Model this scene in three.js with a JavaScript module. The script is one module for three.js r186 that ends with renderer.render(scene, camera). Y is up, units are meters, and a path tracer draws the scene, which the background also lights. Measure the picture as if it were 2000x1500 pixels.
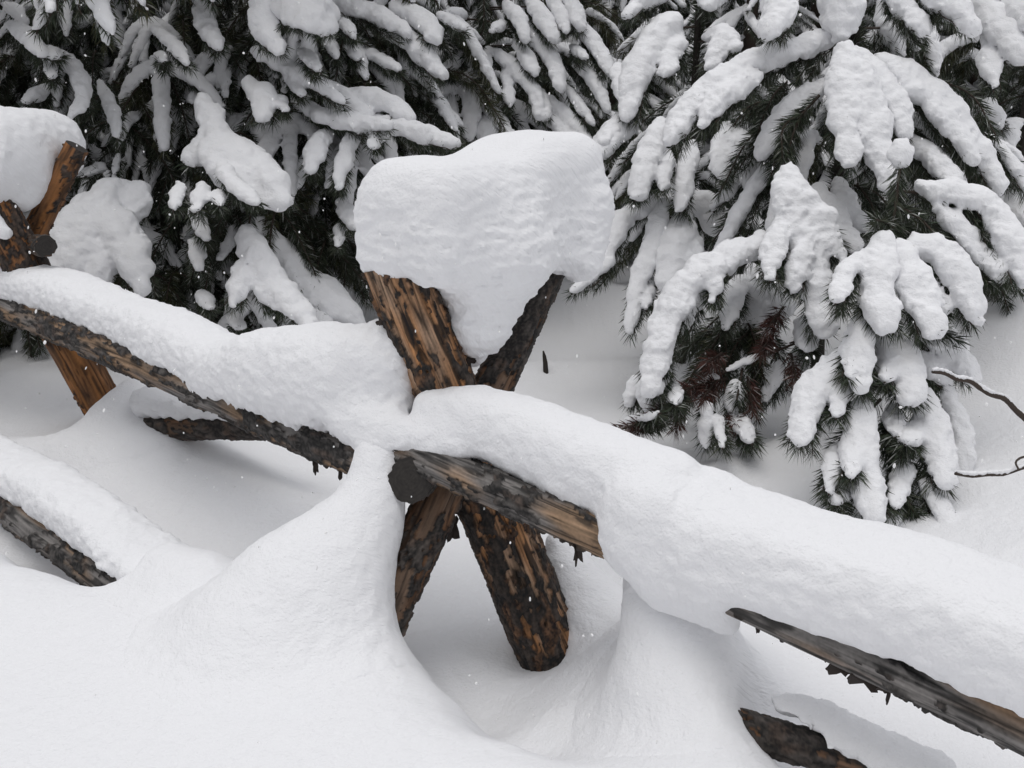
import * as THREE from 'three';
import { mergeGeometries } from 'three/addons/utils/BufferGeometryUtils.js';

// ------------------------------------------------------------------ camera, sky, sun, exposure
const PITCH = 17 * Math.PI / 180, EYE = 1.65, FOV = 42;
const F = 750 / Math.tan(FOV * Math.PI / 360);            // focal length in photograph pixels
const camera = new THREE.PerspectiveCamera(FOV, 4 / 3, 0.05, 400);
camera.position.set(0, EYE, 0);
camera.rotation.set(-PITCH, 0, 0);
const scene = new THREE.Scene();
scene.add(camera);
const renderer = new THREE.WebGLRenderer({ antialias: true });
renderer.setSize(1024, 768);
renderer.toneMapping = THREE.LinearToneMapping;
renderer.toneMappingExposure = 0.97;
renderer.shadowMap.enabled = true;
{                                                          // overcast sky, brightest overhead
  const W = 64, H = 32, data = new Float32Array(W * H * 4);
  for (let j = 0; j < H; j++) for (let i = 0; i < W; i++) {
    const el = ((j + 0.5) / H - 0.5) * Math.PI, s = Math.sin(el);
    const l = s > 0 ? 1.36 * (0.32 + 3.68 * Math.pow(s, 1.5)) / 4.0 : 0.12;
    data.set([l * 0.985, l * 0.995, l * 1.035, 1], (j * W + i) * 4);
  }
  const t = new THREE.DataTexture(data, W, H, THREE.RGBAFormat, THREE.FloatType);
  t.mapping = THREE.EquirectangularReflectionMapping;
  t.magFilter = t.minFilter = THREE.LinearFilter;
  t.needsUpdate = true;
  scene.background = t; scene.environment = t;
}
const sun = new THREE.DirectionalLight(0xfffaf2, 0.7);
sun.position.set(-1.5, 9, -1.2); sun.target.position.set(0, 0, -3.5);
sun.castShadow = true; sun.shadow.radius = 70;
sun.shadow.mapSize.set(2048, 2048);
Object.assign(sun.shadow.camera, { left: -9, right: 9, top: 9, bottom: -9, near: 0.5, far: 40 });
scene.add(sun, sun.target);

// ------------------------------------------------------------------ small tools
let seed = 7;
const rnd = () => { seed = (seed * 1664525 + 1013904223) >>> 0; return seed / 4294967296; };
const rr = (a, b) => a + (b - a) * rnd();
const V = (x, y, z) => new THREE.Vector3(x, y, z);
const lerp = (a, b, t) => a + (b - a) * t, clamp = (x, a = 0, b = 1) => Math.min(b, Math.max(a, x));
const smooth = (a, b, x) => { const t = clamp((x - a) / (b - a)); return t * t * (3 - 2 * t); };
const CP = Math.cos(PITCH), SP = Math.sin(PITCH);
function at(px, py, d) {                                   // a point seen at that pixel, d metres in front of the eye
  const X = (px - 1000) / F * d, Y = (750 - py) / F * d;
  return V(X, EYE + Y * CP - d * SP, -Y * SP - d * CP);
}
const perm = new Uint8Array(512);
{ const p = [...Array(256).keys()]; for (let i = 255; i > 0; i--) { const j = Math.floor(rnd() * (i + 1)); [p[i], p[j]] = [p[j], p[i]]; } for (let i = 0; i < 512; i++) perm[i] = p[i & 255]; }
const gr = (h, x, y, z) => { const u = (h & 8) ? y : x, v = (h & 4) ? z : ((h & 2) ? x : y); return ((h & 1) ? -u : u) + ((h & 2) ? -v : v) * 0.8; };
function noise(x, y, z) {
  const xf = Math.floor(x), yf = Math.floor(y), zf = Math.floor(z), X = xf & 255, Y = yf & 255, Z = zf & 255;
  x -= xf; y -= yf; z -= zf;
  const u = x * x * x * (x * (x * 6 - 15) + 10), v = y * y * y * (y * (y * 6 - 15) + 10), w = z * z * z * (z * (z * 6 - 15) + 10);
  const A = perm[X] + Y, AA = perm[A] + Z, AB = perm[A + 1] + Z, B = perm[X + 1] + Y, BA = perm[B] + Z, BB = perm[B + 1] + Z;
  return lerp(lerp(lerp(gr(perm[AA], x, y, z), gr(perm[BA], x - 1, y, z), u), lerp(gr(perm[AB], x, y - 1, z), gr(perm[BB], x - 1, y - 1, z), u), v),
    lerp(lerp(gr(perm[AA + 1], x, y, z - 1), gr(perm[BA + 1], x - 1, y, z - 1), u), lerp(gr(perm[AB + 1], x, y - 1, z - 1), gr(perm[BB + 1], x - 1, y - 1, z - 1), u), v), w);
}
const fbm = (x, y, z, o = 4) => { let a = 0.5, s = 0; for (let i = 0; i < o; i++) { s += a * noise(x, y, z); x *= 2.03; y *= 2.03; z *= 2.03; a *= 0.5; } return s; };

// a signed distance field on a grid, meshed with surface nets
class Field {
  constructor(lo, hi, c) {
    this.c = c; this.lo = lo.clone();
    this.nx = Math.ceil((hi.x - lo.x) / c) + 1; this.ny = Math.ceil((hi.y - lo.y) / c) + 1; this.nz = Math.ceil((hi.z - lo.z) / c) + 1;
    this.d = new Float32Array(this.nx * this.ny * this.nz).fill(10);
  }
  range(lo, hi) {
    const { c, lo: o, nx, ny, nz } = this, k = (v, a, n) => clamp(Math.floor((v - a) / c), 0, n - 1);
    return [k(lo.x, o.x, nx), k(hi.x, o.x, nx) + 1, k(lo.y, o.y, ny), k(hi.y, o.y, ny) + 1, k(lo.z, o.z, nz), k(hi.z, o.z, nz) + 1].map((v, i) => i % 2 ? Math.min(v, [nx, ny, nz][i >> 1]) : v);
  }
  stamp(lo, hi, fn, k) {
    const { c, lo: o, nx, ny, d } = this, [x0, x1, y0, y1, z0, z1] = this.range(lo, hi);
    for (let z = z0; z < z1; z++) for (let y = y0; y < y1; y++) {
      let i = (z * ny + y) * nx + x0;
      for (let x = x0; x < x1; x++, i++) {
        const b = fn(o.x + x * c, o.y + y * c, o.z + z * c), a = d[i];
        const h = k > 0 ? Math.max(k - Math.abs(a - b), 0) / k : 0;
        d[i] = Math.min(a, b) - h * h * k * 0.25;
      }
    }
  }
  capsule(a, b, ra, rb, k, sy = 1, wide = 0, flat = null, ff = 0) {
    const m = Math.max(ra, rb) + k + this.c * 3 + wide;
    const lo = V(Math.min(a.x, b.x) - m, Math.min(a.y, b.y) - m, Math.min(a.z, b.z) - m), hi = V(Math.max(a.x, b.x) + m, Math.max(a.y, b.y) + m, Math.max(a.z, b.z) + m);
    const dx = b.x - a.x, dy = b.y - a.y, dz = b.z - a.z, L = dx * dx + dy * dy + dz * dz + 1e-9;
    this.stamp(lo, hi, (x, y, z) => {
      const px = x - a.x, py = y - a.y, pz = z - a.z, t = clamp((px * dx + py * dy + pz * dz) / L);
      const ex = px - dx * t, ey = (py - dy * t) * sy, ez = pz - dz * t, w = flat ? ex * flat.x + ey * flat.y + ez * flat.z : 0;
      return Math.sqrt(ex * ex + ey * ey + ez * ez + w * w * ff) - (ra + (rb - ra) * t);
    }, k);
  }
  rough(fn, band) {
    const { c, lo: o, nx, ny, nz, d } = this; let i = 0;
    for (let z = 0; z < nz; z++) for (let y = 0; y < ny; y++) for (let x = 0; x < nx; x++, i++)
      if (Math.abs(d[i]) < band) d[i] += fn(o.x + x * c, o.y + y * c, o.z + z * c);
  }
  mesh(keep) {
    const { c, lo: o, nx, ny, nz, d } = this, id = new Int32Array(nx * ny * nz).fill(-1), pos = [], ind = [], sy = nx, sz = nx * ny;
    const offs = [0, 1, sy, sy + 1, sz, sz + 1, sz + sy, sz + sy + 1], E = [[0, 1], [2, 3], [4, 5], [6, 7], [0, 2], [1, 3], [4, 6], [5, 7], [0, 4], [1, 5], [2, 6], [3, 7]];
    for (let z = 0; z < nz - 1; z++) for (let y = 0; y < ny - 1; y++) for (let x = 0; x < nx - 1; x++) {
      const i = z * sz + y * sy + x; let m = 0;
      for (let k = 0; k < 8; k++) if (d[i + offs[k]] < 0) m++;
      if (m === 0 || m === 8) continue;
      let sx = 0, s2 = 0, s3 = 0, n = 0;
      for (const [p, q] of E) {
        const a = d[i + offs[p]], b = d[i + offs[q]];
        if ((a < 0) === (b < 0)) continue;
        const t = a / (a - b);
        sx += (p & 1) + t * ((q & 1) - (p & 1)); s2 += ((p >> 1) & 1) + t * (((q >> 1) & 1) - ((p >> 1) & 1)); s3 += (p >> 2) + t * ((q >> 2) - (p >> 2)); n++;
      }
      id[i] = pos.length / 3; pos.push(o.x + c * (x + sx / n), o.y + c * (y + s2 / n), o.z + c * (z + s3 / n));
    }
    const quad = (a, b, e, f, flip) => { if (a < 0 || b < 0 || e < 0 || f < 0) return; if (keep && !(keep(pos, a) && keep(pos, b) && keep(pos, e) && keep(pos, f))) return; flip ? ind.push(a, e, b, a, f, e) : ind.push(a, b, e, a, e, f); };
    for (let z = 1; z < nz - 1; z++) for (let y = 1; y < ny - 1; y++) for (let x = 1; x < nx - 1; x++) {
      const i = z * sz + y * sy + x, s = d[i] < 0;
      if (s !== (d[i + 1] < 0)) quad(id[i - sy - sz], id[i - sz], id[i], id[i - sy], !s);
      if (s !== (d[i + sy] < 0)) quad(id[i - 1 - sz], id[i - 1], id[i], id[i - sz], !s);
      if (s !== (d[i + sz] < 0)) quad(id[i - 1 - sy], id[i - sy], id[i], id[i - 1], !s);
    }
    const g = new THREE.BufferGeometry();
    g.setAttribute('position', new THREE.Float32BufferAttribute(pos, 3)); g.setIndex(ind); g.computeVertexNormals();
    return g;
  }
}
function tube(pts, r, sides = 7) {                         // tapered tube, r(t)
  const pos = [], ind = [], n = pts.length;
  for (let i = 0; i < n; i++) {
    const T = pts[Math.min(i + 1, n - 1)].clone().sub(pts[Math.max(i - 1, 0)]).normalize();
    const A = (Math.abs(T.y) > 0.9 ? V(1, 0, 0) : V(0, 1, 0)).cross(T).normalize(), B = T.clone().cross(A);
    for (let k = 0; k < sides; k++) {
      const w = k / sides * 6.2832, q = r(i / (n - 1)) * (1 + 0.25 * noise(i * 0.7, k * 1.3, n));
      pos.push(pts[i].x + (A.x * Math.cos(w) + B.x * Math.sin(w)) * q, pts[i].y + (A.y * Math.cos(w) + B.y * Math.sin(w)) * q, pts[i].z + (A.z * Math.cos(w) + B.z * Math.sin(w)) * q);
      if (i < n - 1) { const a = i * sides + k, b = i * sides + (k + 1) % sides; ind.push(a, b, b + sides, a, b + sides, a + sides); }
    }
  }
  for (const e of [0, n - 1]) { const c = pos.length / 3; pos.push(pts[e].x, pts[e].y, pts[e].z); for (let k = 0; k < sides; k++) { const a = e * sides + k, b = e * sides + (k + 1) % sides; e ? ind.push(c, a, b) : ind.push(c, b, a); } }
  const g = new THREE.BufferGeometry(); g.setAttribute('position', new THREE.Float32BufferAttribute(pos, 3)); g.setIndex(ind); g.computeVertexNormals(); return g;
}
const spline = (pts, n) => new THREE.CatmullRomCurve3(pts, false, 'centripetal').getSpacedPoints(n);

// ------------------------------------------------------------------ names, labels, materials
const used = {};
const numbered = (n) => { const k = used[n] = (used[n] ?? -1) + 1; return k ? n + '_' + String(k).padStart(3, '0') : n; };
function tag(o, label, category, group) { Object.assign(o.userData, { label, category }); if (group) o.userData.group = group; return o; }
function obj(name, g, m, parent = scene) {
  if (m === M.snow && !g.attributes.uv) snowUV(g);
  const o = new THREE.Mesh(g, m); o.name = parent === scene ? numbered(name) : name; o.castShadow = o.receiveShadow = true; parent.add(o); return o;
}
function struct(name, g, m) { const o = obj(name, g, m); o.userData.kind = 'structure'; return o; }
const grainMap = (() => {                                   // fine relief of settled snow, tiles every 0.5 m
  const n = 512, d = new Uint8Array(n * n * 4), v = new Float32Array(n * n);
  for (const [p, a] of [[16, 0.8], [40, 1], [90, 0.9], [180, 0.6]]) {
    const g = new Float32Array(p * p).map(() => rnd());
    for (let y = 0; y < n; y++) for (let x = 0; x < n; x++) { const fx = x / n * p, fy = y / n * p, i = Math.floor(fx), j = Math.floor(fy), u = smooth(0, 1, fx - i), w = smooth(0, 1, fy - j), I = (i + 1) % p, J = (j + 1) % p; v[y * n + x] += a * lerp(lerp(g[j * p + i], g[j * p + I], u), lerp(g[J * p + i], g[J * p + I], u), w); }
  }
  for (let i = 0; i < n * n; i++) { const q = clamp(v[i] / 3.3) * 255; d.set([q, q, q, 255], i * 4); }
  const t = new THREE.DataTexture(d, n, n); t.wrapS = t.wrapT = THREE.RepeatWrapping; t.magFilter = THREE.LinearFilter; t.minFilter = THREE.LinearFilter; t.needsUpdate = true; return t;
})();
function snowUV(g) {                                        // uv in tiles of half a metre
  const p = g.attributes.position, uv = new Float32Array(p.count * 2);
  for (let i = 0; i < p.count; i++) { const x = p.getX(i), y = p.getY(i), z = p.getZ(i); uv[2 * i] = (x * 0.93 + y * 0.47 + z * 0.13) * 2; uv[2 * i + 1] = (z * 0.9 - y * 0.72 + x * 0.17) * 2; }
  g.setAttribute('uv', new THREE.BufferAttribute(uv, 2)); return g;
}
const M = {
  snow: new THREE.MeshStandardMaterial({ color: new THREE.Color().setRGB(0.825, 0.828, 0.845), roughness: 0.95, bumpMap: grainMap, bumpScale: 0.0042 }),
  wood: new THREE.MeshStandardMaterial({ vertexColors: true, roughness: 0.82 }),
  flakeSnow: new THREE.MeshPhysicalMaterial({ color: new THREE.Color().setRGB(0.95, 0.95, 0.95), roughness: 1, transmission: 0.5, thickness: 0 }),
  bark: new THREE.MeshStandardMaterial({ color: new THREE.Color().setRGB(0.026, 0.021, 0.018), roughness: 0.95 }),
  flake: new THREE.MeshStandardMaterial({ color: new THREE.Color().setRGB(0.03, 0.022, 0.018), roughness: 0.9, side: THREE.DoubleSide }),
  twig: new THREE.MeshStandardMaterial({ color: new THREE.Color().setRGB(0.05, 0.036, 0.028), roughness: 0.9 }),
  needle: new THREE.MeshStandardMaterial({ vertexColors: true, roughness: 0.65, side: THREE.DoubleSide }),
};

// ------------------------------------------------------------------ the snow-covered ground
const ctrl = [];
const C = (px, py, d) => { const p = at(px, py, d); ctrl.push([p.x, p.z, p.y]); };
// foreground mound
C(0, 1500, 2.0); C(300, 1500, 2.0); C(600, 1500, 2.0); C(850, 1500, 2.03); C(1000, 1450, 2.22); C(900, 1375, 2.42); C(840, 1310, 2.56); C(760, 1215, 2.68);
C(0, 1250, 2.5); C(250, 1250, 2.5); C(500, 1300, 2.4); C(620, 1260, 2.5); C(0, 1075, 3.1); C(120, 1125, 2.92); C(240, 1150, 2.8); C(380, 1135, 2.8); C(480, 1150, 2.75); C(600, 1150, 2.72);
C(-500, 1150, 2.8); C(-400, 1500, 2.0);
// the hollow round the post foot and its right rim
C(1083, 1295, 3.0); C(980, 1330, 2.86); C(900, 1280, 2.95); C(860, 1200, 3.2); C(1010, 1200, 3.2); C(1060, 1400, 2.58); C(950, 1250, 3.05);
C(1160, 1330, 2.62); C(1200, 1240, 2.74); C(1200, 1490, 2.13); C(1300, 1300, 2.48); C(1420, 1260, 2.5); C(1390, 1400, 2.2); C(1330, 1450, 2.18); C(1120, 1490, 2.22);
C(1480, 1470, 2.42); C(1560, 1490, 2.42); C(1500, 1260, 2.85); C(1700, 1350, 2.72); C(1900, 1460, 2.5); C(2200, 1500, 2.4); C(1160, 1200, 3.02);
// behind the fence
C(850, 1050, 3.76); C(1130, 1000, 3.95); C(700, 1000, 3.75); C(560, 1000, 3.75); C(450, 905, 4.05); C(600, 930, 4.1); C(300, 1000, 3.6); C(200, 900, 3.95); C(100, 960, 3.7); C(330, 880, 3.95); C(60, 1030, 3.45);
C(0, 805, 4.7); C(100, 790, 4.75); C(250, 815, 4.35); C(100, 730, 5.3); C(30, 640, 6.0); C(380, 780, 4.7); C(240, 690, 5.5);
C(1100, 720, 6.0); C(1250, 715, 6.0); C(1050, 850, 4.7); C(1250, 850, 4.7); C(1450, 870, 4.5); C(1560, 890, 4.3); C(1100, 600, 7.2); C(1200, 480, 8.4); C(1220, 370, 9.5); C(650, 480, 7.8); C(900, 600, 7.2);
C(1750, 1050, 3.5); C(1900, 1000, 3.55); C(2000, 1080, 3.15); C(1950, 880, 4.0); C(1900, 700, 5.0); C(2000, 600, 5.1); C(2200, 700, 4.5); C(2200, 500, 5.5); C(1700, 700, 5.4);
for (const [x, y, d, e, f] of [[1000, 1450, 2.22, 0.17, 0.07], [900, 1375, 2.42, 0.17, 0.08], [840, 1310, 2.56, 0.17, 0.08], [760, 1215, 2.68, 0.16, 0.07], [0, 1065, 3.1, 0.14, 0.07], [60, 1090, 3.0, 0.14, 0.07], [160, 1140, 2.86, 0.12, 0.06]]) { const p = at(x, y, d + e); ctrl.push([p.x, p.z, p.y - f]); }
for (const [x, z, y] of [[-8, -6, 0.5], [-8, -2, 0.4], [8, -3, 0.6], [9, -8, 1.2], [0, -14, 1.3], [-9, -13, 1.2], [9, -14, 1.5], [-4, -1, 0.35], [4, -1, 0.4], [0, -1, 0.34], [0, 3, 0.3], [-7, 4, 0.3], [7, 4, 0.4]]) ctrl.push([x, z, y]);
const rbf = (() => {                                       // smooth surface through those points
  const n = ctrl.length, m = n + 3, A = [], U = (a, b, c, d) => { const q = (a - c) ** 2 + (b - d) ** 2; return q < 1e-9 ? 0 : q * Math.log(q) * 0.5; };
  for (let i = 0; i < n; i++) { const r = new Float64Array(m + 1); for (let j = 0; j < n; j++) r[j] = U(ctrl[i][0], ctrl[i][1], ctrl[j][0], ctrl[j][1]); r[i] += 0.003; r[n] = 1; r[n + 1] = ctrl[i][0]; r[n + 2] = ctrl[i][1]; r[m] = ctrl[i][2]; A.push(r); }
  for (let k = 0; k < 3; k++) { const r = new Float64Array(m + 1); for (let j = 0; j < n; j++) r[j] = k === 0 ? 1 : ctrl[j][k - 1]; A.push(r); }
  for (let i = 0; i < m; i++) {
    let p = i; for (let j = i + 1; j < m; j++) if (Math.abs(A[j][i]) > Math.abs(A[p][i])) p = j; [A[i], A[p]] = [A[p], A[i]];
    for (let j = 0; j < m; j++) if (j !== i && A[j][i]) { const f = A[j][i] / A[i][i]; for (let k = i; k <= m; k++) A[j][k] -= f * A[i][k]; }
  }
  const w = A.map((r, i) => r[m] / r[i]);
  return (x, z) => { let s = w[n] + w[n + 1] * x + w[n + 2] * z; for (let j = 0; j < n; j++) s += w[j] * U(x, z, ctrl[j][0], ctrl[j][1]); return s; };
})();
const grain = (x, y, z) => 0.0075 * fbm(x * 3.1, y * 3.1, z * 3.1, 3) + 0.0035 * noise(x * 22, y * 22, z * 22) + 0.0022 * noise(x * 61, y * 61, z * 61);
const dunes = [[[[-60, 872, 4.05], [120, 880, 4.0], [230, 905, 3.9], [400, 902, 4.06], [470, 930, 3.95], [560, 1000, 3.75]], 0.075, 0.15], [[[980, 750, 5.7], [1060, 724, 5.9], [1280, 718, 5.95]], 0.07, 0.16], [[[1440, 915, 4.2], [1560, 872, 4.4], [1660, 850, 4.5]], 0.06, 0.13], [[[1120, 560, 7.4], [1260, 590, 7.0]], 0.12, 0.3], [[[40, 730, 5.2], [260, 745, 4.9]], 0.06, 0.2]].map(([p, a, w]) => ({ p: p.map((q) => at(...q)), a, w }));
function dune(x, z) {
  let h = 0;
  for (const { p, a, w } of dunes) { let q = 9; for (let i = 0; i < p.length - 1; i++) { const dx = p[i + 1].x - p[i].x, dz = p[i + 1].z - p[i].z, t = clamp(((x - p[i].x) * dx + (z - p[i].z) * dz) / (dx * dx + dz * dz)); q = Math.min(q, (x - p[i].x - dx * t) ** 2 + (z - p[i].z - dz * t) ** 2); } if (q < 9 * w * w) h += a * Math.exp(-q / (w * w)); }
  return h;
}
function base(x, z) {
  const far = Math.hypot(x, z + 3), t = smooth(9, 15, far), y = t < 1 ? rbf(x, z) : 0;
  return lerp(y, 1.3 + 0.5 * fbm(x * 0.08, 0, z * 0.08, 3) + 0.02 * far, t) + dune(x, z) + 0.02 * fbm(x * 1.3 + 4, 0.3, z * 1.3, 3) * smooth(1, 4, far);
}
{
  const axis = (a, b, h, out) => {                        // fine spacing in [a, b], growing outside
    const s = []; for (let v = a; v <= b; v += h) s.push(v);
    const up = [], dn = []; let g = h, v = b; while (v < out) { g *= 1.045; v += g; up.push(v); } g = h; v = a; while (v > -out) { g *= 1.045; v -= g; dn.unshift(v); }
    return [...dn, ...s, ...up];
  };
  const X = axis(-1.7, 1.75, 0.012, 70), Z = axis(-3.9, -1.0, 0.012, 70), pos = new Float32Array(X.length * Z.length * 3), ind = [];
  let k = 0;
  for (let j = 0; j < Z.length; j++) for (let i = 0; i < X.length; i++) { const y = base(X[i], Z[j]); pos[k++] = X[i]; pos[k++] = y - grain(X[i], y, Z[j]); pos[k++] = Z[j]; }
  for (let j = 0; j < Z.length - 1; j++) for (let i = 0; i < X.length - 1; i++) { const a = j * X.length + i, b = a + 1, c = a + X.length, d = c + 1; ind.push(a, c, b, b, c, d); }
  const g = new THREE.BufferGeometry(); g.setAttribute('position', new THREE.BufferAttribute(pos, 3)); g.setIndex(ind); g.computeVertexNormals();
  struct('snow_ground', g, M.snow);
}
// steep drifts that climb the fence, blended into the ground
function drift(nodes, k, cell, name) {
  const lo = V(9, 9, 9), hi = V(-9, -9, -9), P = nodes.map(([x, y, d, r]) => ({ p: at(x, y, d), r }));
  for (const { p, r } of P) { const m = r + k + 0.06; lo.min(p.clone().subScalar(m)); hi.max(p.clone().addScalar(m)); }
  const f = new Field(lo, hi, cell), h = new Float32Array(f.nx * f.nz), gd = new Float32Array(f.d.length);
  for (let z = 0; z < f.nz; z++) for (let x = 0; x < f.nx; x++) h[z * f.nx + x] = base(lo.x + x * cell, lo.z + z * cell);
  for (let i = 0; i < P.length - 1; i++) f.capsule(P[i].p, P[i + 1].p, P[i].r, P[i + 1].r, i ? 0.05 : 0, 1, k);
  let i = 0;
  for (let z = 0; z < f.nz; z++) for (let y = 0; y < f.ny; y++) for (let x = 0; x < f.nx; x++, i++) {
    const q = z * f.nx + x, b = (lo.y + y * cell - h[q]) * 0.8, a = f.d[i], e = Math.max(k - Math.abs(a - b), 0) / k;
    gd[i] = b; f.d[i] = Math.min(a, b) - e * e * k * 0.25;
  }
  for (i = 0; i < f.d.length; i++) if (Math.abs(f.d[i]) < 0.06) f.d[i] += 0.006 * (1 - smooth(0, 0.003, gd[i] - f.d[i]));
  f.rough(grain, 0.05);
  const keep = (p, v) => {                                 // where it lies deeper than the ground sheet it is dropped
    const x = Math.round((p[3 * v] - lo.x) / cell), y = Math.round((p[3 * v + 1] - lo.y) / cell), z = Math.round((p[3 * v + 2] - lo.z) / cell);
    return p[3 * v + 1] - base(p[3 * v], p[3 * v + 2]) > -0.03;
  };
  const g = f.mesh(keep);
  return struct(name, g, M.snow);
}
drift([[752, 838, 2.74, 0.06], [742, 900, 2.72, 0.062], [732, 960, 2.70, 0.07], [708, 1020, 2.68, 0.10], [662, 1090, 2.64, 0.14], [600, 1160, 2.6, 0.17], [530, 1240, 2.55, 0.17]], 0.22, 0.008, 'snow_drift');
drift([[1085, 1060, 3.04, 0.03], [1110, 1120, 3.05, 0.07], [1140, 1180, 3.05, 0.10], [1160, 1240, 3.0, 0.1]], 0.08, 0.009, 'snow_drift');
drift([[1280, 1140, 2.47, 0.08], [1310, 1210, 2.45, 0.10], [1325, 1300, 2.42, 0.12]], 0.24, 0.009, 'snow_drift');
drift([[275, 770, 4.2, 0.08], [262, 820, 4.15, 0.14], [250, 880, 4.1, 0.16]], 0.2, 0.012, 'snow_drift');
drift([[330, 1105, 2.86, 0.05], [390, 1150, 2.8, 0.08]], 0.2, 0.009, 'snow_drift');

// ------------------------------------------------------------------ the log fence
// a log with bark plates, bare streaked wood and sawn ends; kind gives its colours
const KIND = {
  orange: { bare: [0.30, 0.145, 0.06], bare2: [0.29, 0.19, 0.125], bark: [0.040, 0.030, 0.024], bias: 0.12, streak: 1 },
  brown: { bare: [0.24, 0.11, 0.045], bare2: [0.36, 0.22, 0.14], bark: [0.040, 0.029, 0.022], bias: -0.16, streak: 0.6 },
  dark: { bare: [0.17, 0.085, 0.042], bare2: [0.14, 0.09, 0.06], bark: [0.050, 0.042, 0.037], bias: -0.34, streak: 0.5 },
  grey: { bare: [0.155, 0.145, 0.138], bare2: [0.22, 0.145, 0.09], bark: [0.055, 0.050, 0.047], bias: 0.05, streak: 0.9 },
  fresh: { bare: [0.25, 0.105, 0.032], bare2: [0.17, 0.08, 0.035], bark: [0.05, 0.035, 0.027], bias: 0.42, streak: 0.7 },
};
function log(parent, name, P0, P1, r0, r1, kind, sd, step = 0.0032, bend = 0.01, bias = null) {
  const K = KIND[kind], ax = P1.clone().sub(P0), L = ax.length(); ax.normalize();
  const A = V(0, 1, 0).cross(ax).normalize(), B = ax.clone().cross(A), n = Math.ceil(L / step), m = Math.ceil(6.2832 * Math.max(r0, r1) / step / 1.15);
  const pos = [], col = [], ind = [];
  for (let i = 0; i <= n; i++) {
    const s = i / n * L, t = i / n, r = lerp(r0, r1, t), bs = bias ? bias.length > 1 && lerp(bias[Math.min(2, Math.floor(t * 3))], bias[Math.min(3, Math.floor(t * 3) + 1)], t * 3 - Math.min(2, Math.floor(t * 3))) : K.bias, off = bend * Math.sin(t * 3.1) + 0.006 * noise(s * 5, sd, 3);
    for (let k = 0; k < m; k++) {
      const w = k / m * 6.2832, cx = Math.cos(w), cy = Math.sin(w), u = cx * r, v = cy * r;
      const mask = 0.85 * fbm(u * 13 + sd, v * 13, s * 5.0, 3) + 0.3 * noise(u * 50 + sd, v * 50, s * 9) + 0.3 * noise(u * 60, v * 60 + sd, s * 34) + 0.16 * noise(u * 110, v * 110, s * 50 + sd) - 0.5 * bs;
      const b = smooth(-0.008, 0.012, mask), sp = noise(u * 190 + sd, v * 190, s * 150), sp2 = noise(u * 120, v * 120 + sd, s * 80);                 // 1 = bark
      const edge = b * (1 - smooth(0.03, 0.14, mask));
      const rid = Math.abs(noise(u * 46 + sd, v * 46, s * 22)), rid2 = Math.abs(noise(u * 95, v * 95, s * 60 + sd)), cell = noise(u * 60, v * 60 + sd, s * 36);
      const strk = fbm(u * 85 + sd, v * 85, s * 7.5, 3) + 0.35 * noise(u * 24, v * 24, s * 15 + sd), strk2 = noise(u * 210, v * 210 + sd, s * 9), crack = smooth(0.06, 0.0, Math.abs(noise(u * 34 + 9, v * 34, s * 1.6 + sd))) * (1 - b);
      const hgt = b * (0.004 + 0.0075 * Math.pow(rid, 0.7) + 0.005 * rid2 + 0.003 * cell + 0.002 * sp) + (1 - b) * (0.0012 * strk - 0.004 * crack) + 0.0025 * noise(u * 14, v * 14, s * 9);
      const R = r + hgt;
      pos.push(P0.x + ax.x * s + A.x * cx * R + B.x * (cy * R) , P0.y + ax.y * s + A.y * cx * R + B.y * cy * R + off, P0.z + ax.z * s + A.z * cx * R + B.z * cy * R);
      const q = smooth(-0.12, 0.16, fbm(u * 14 + 5, v * 14 + sd, s * 3, 2)), fk = Math.max(0.12, 0.25 + 1.7 * rid + 0.5 * cell + 0.75 * sp + 0.5 * sp2), rust = smooth(0.05, 0.35, noise(u * 30 + 3, v * 30, s * 18 + sd));
      const st = clamp(1 + K.streak * (1.3 * strk + 0.9 * strk2 + 0.35 * sp), 0.1, 1.8) * (1 - 0.75 * crack);
      const stain = 1 - 0.85 * smooth(0.12, 0.3, noise(u * 55 + 7, v * 55, s * 12 + sd)) * K.streak;
      for (let c = 0; c < 3; c++) {
        const bare = lerp(K.bare[c], K.bare2[c], q) * st * stain;
        const bk = lerp(K.bark[c], [0.15, 0.07, 0.03][c], rust * (kind === 'brown' || kind === 'orange' ? 0.6 : 0.18)) * fk * 1.25 + 0.01 * cell * 0.5;
        col.push(clamp(lerp(bare, bk, b) * (1 - 0.35 * edge), 0.006, 0.8));
      }
      if (i < n) { const a = i * m + k, e = i * m + (k + 1) % m; ind.push(a, e, e + m, a, e + m, a + m); }
    }
  }
  for (const e of [0, n]) {                                // sawn ends with rings
    const c = e ? P1 : P0, s0 = pos.length / 3, rings = 12;
    for (let j = 0; j <= rings; j++) for (let k = 0; k < m; k++) {
      const o = (e * m + k) * 3, f = j / rings, tone = (0.7 + 0.12 * Math.sin(f * 40 + 2 * noise(k * 0.05, f * 3, sd))) * (0.8 + 0.5 * noise(k * 0.2, f * 6, sd + 4));
      pos.push(lerp(c.x, pos[o], f), lerp(c.y + (e ? 0 : 0), pos[o + 1], f), lerp(c.z, pos[o + 2], f)); col.push(0.042 * tone, 0.036 * tone, 0.032 * tone);
    }
    for (let j = 0; j < rings; j++) for (let k = 0; k < m; k++) { const a = s0 + j * m + k, b = s0 + j * m + (k + 1) % m; e ? ind.push(a, b, b + m, a, b + m, a + m) : ind.push(a, b + m, b, a, a + m, b + m); }
  }
  const g = new THREE.BufferGeometry(); g.setAttribute('position', new THREE.Float32BufferAttribute(pos, 3)); g.setAttribute('color', new THREE.Float32BufferAttribute(col, 3)); g.setIndex(ind); g.computeVertexNormals();
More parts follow.
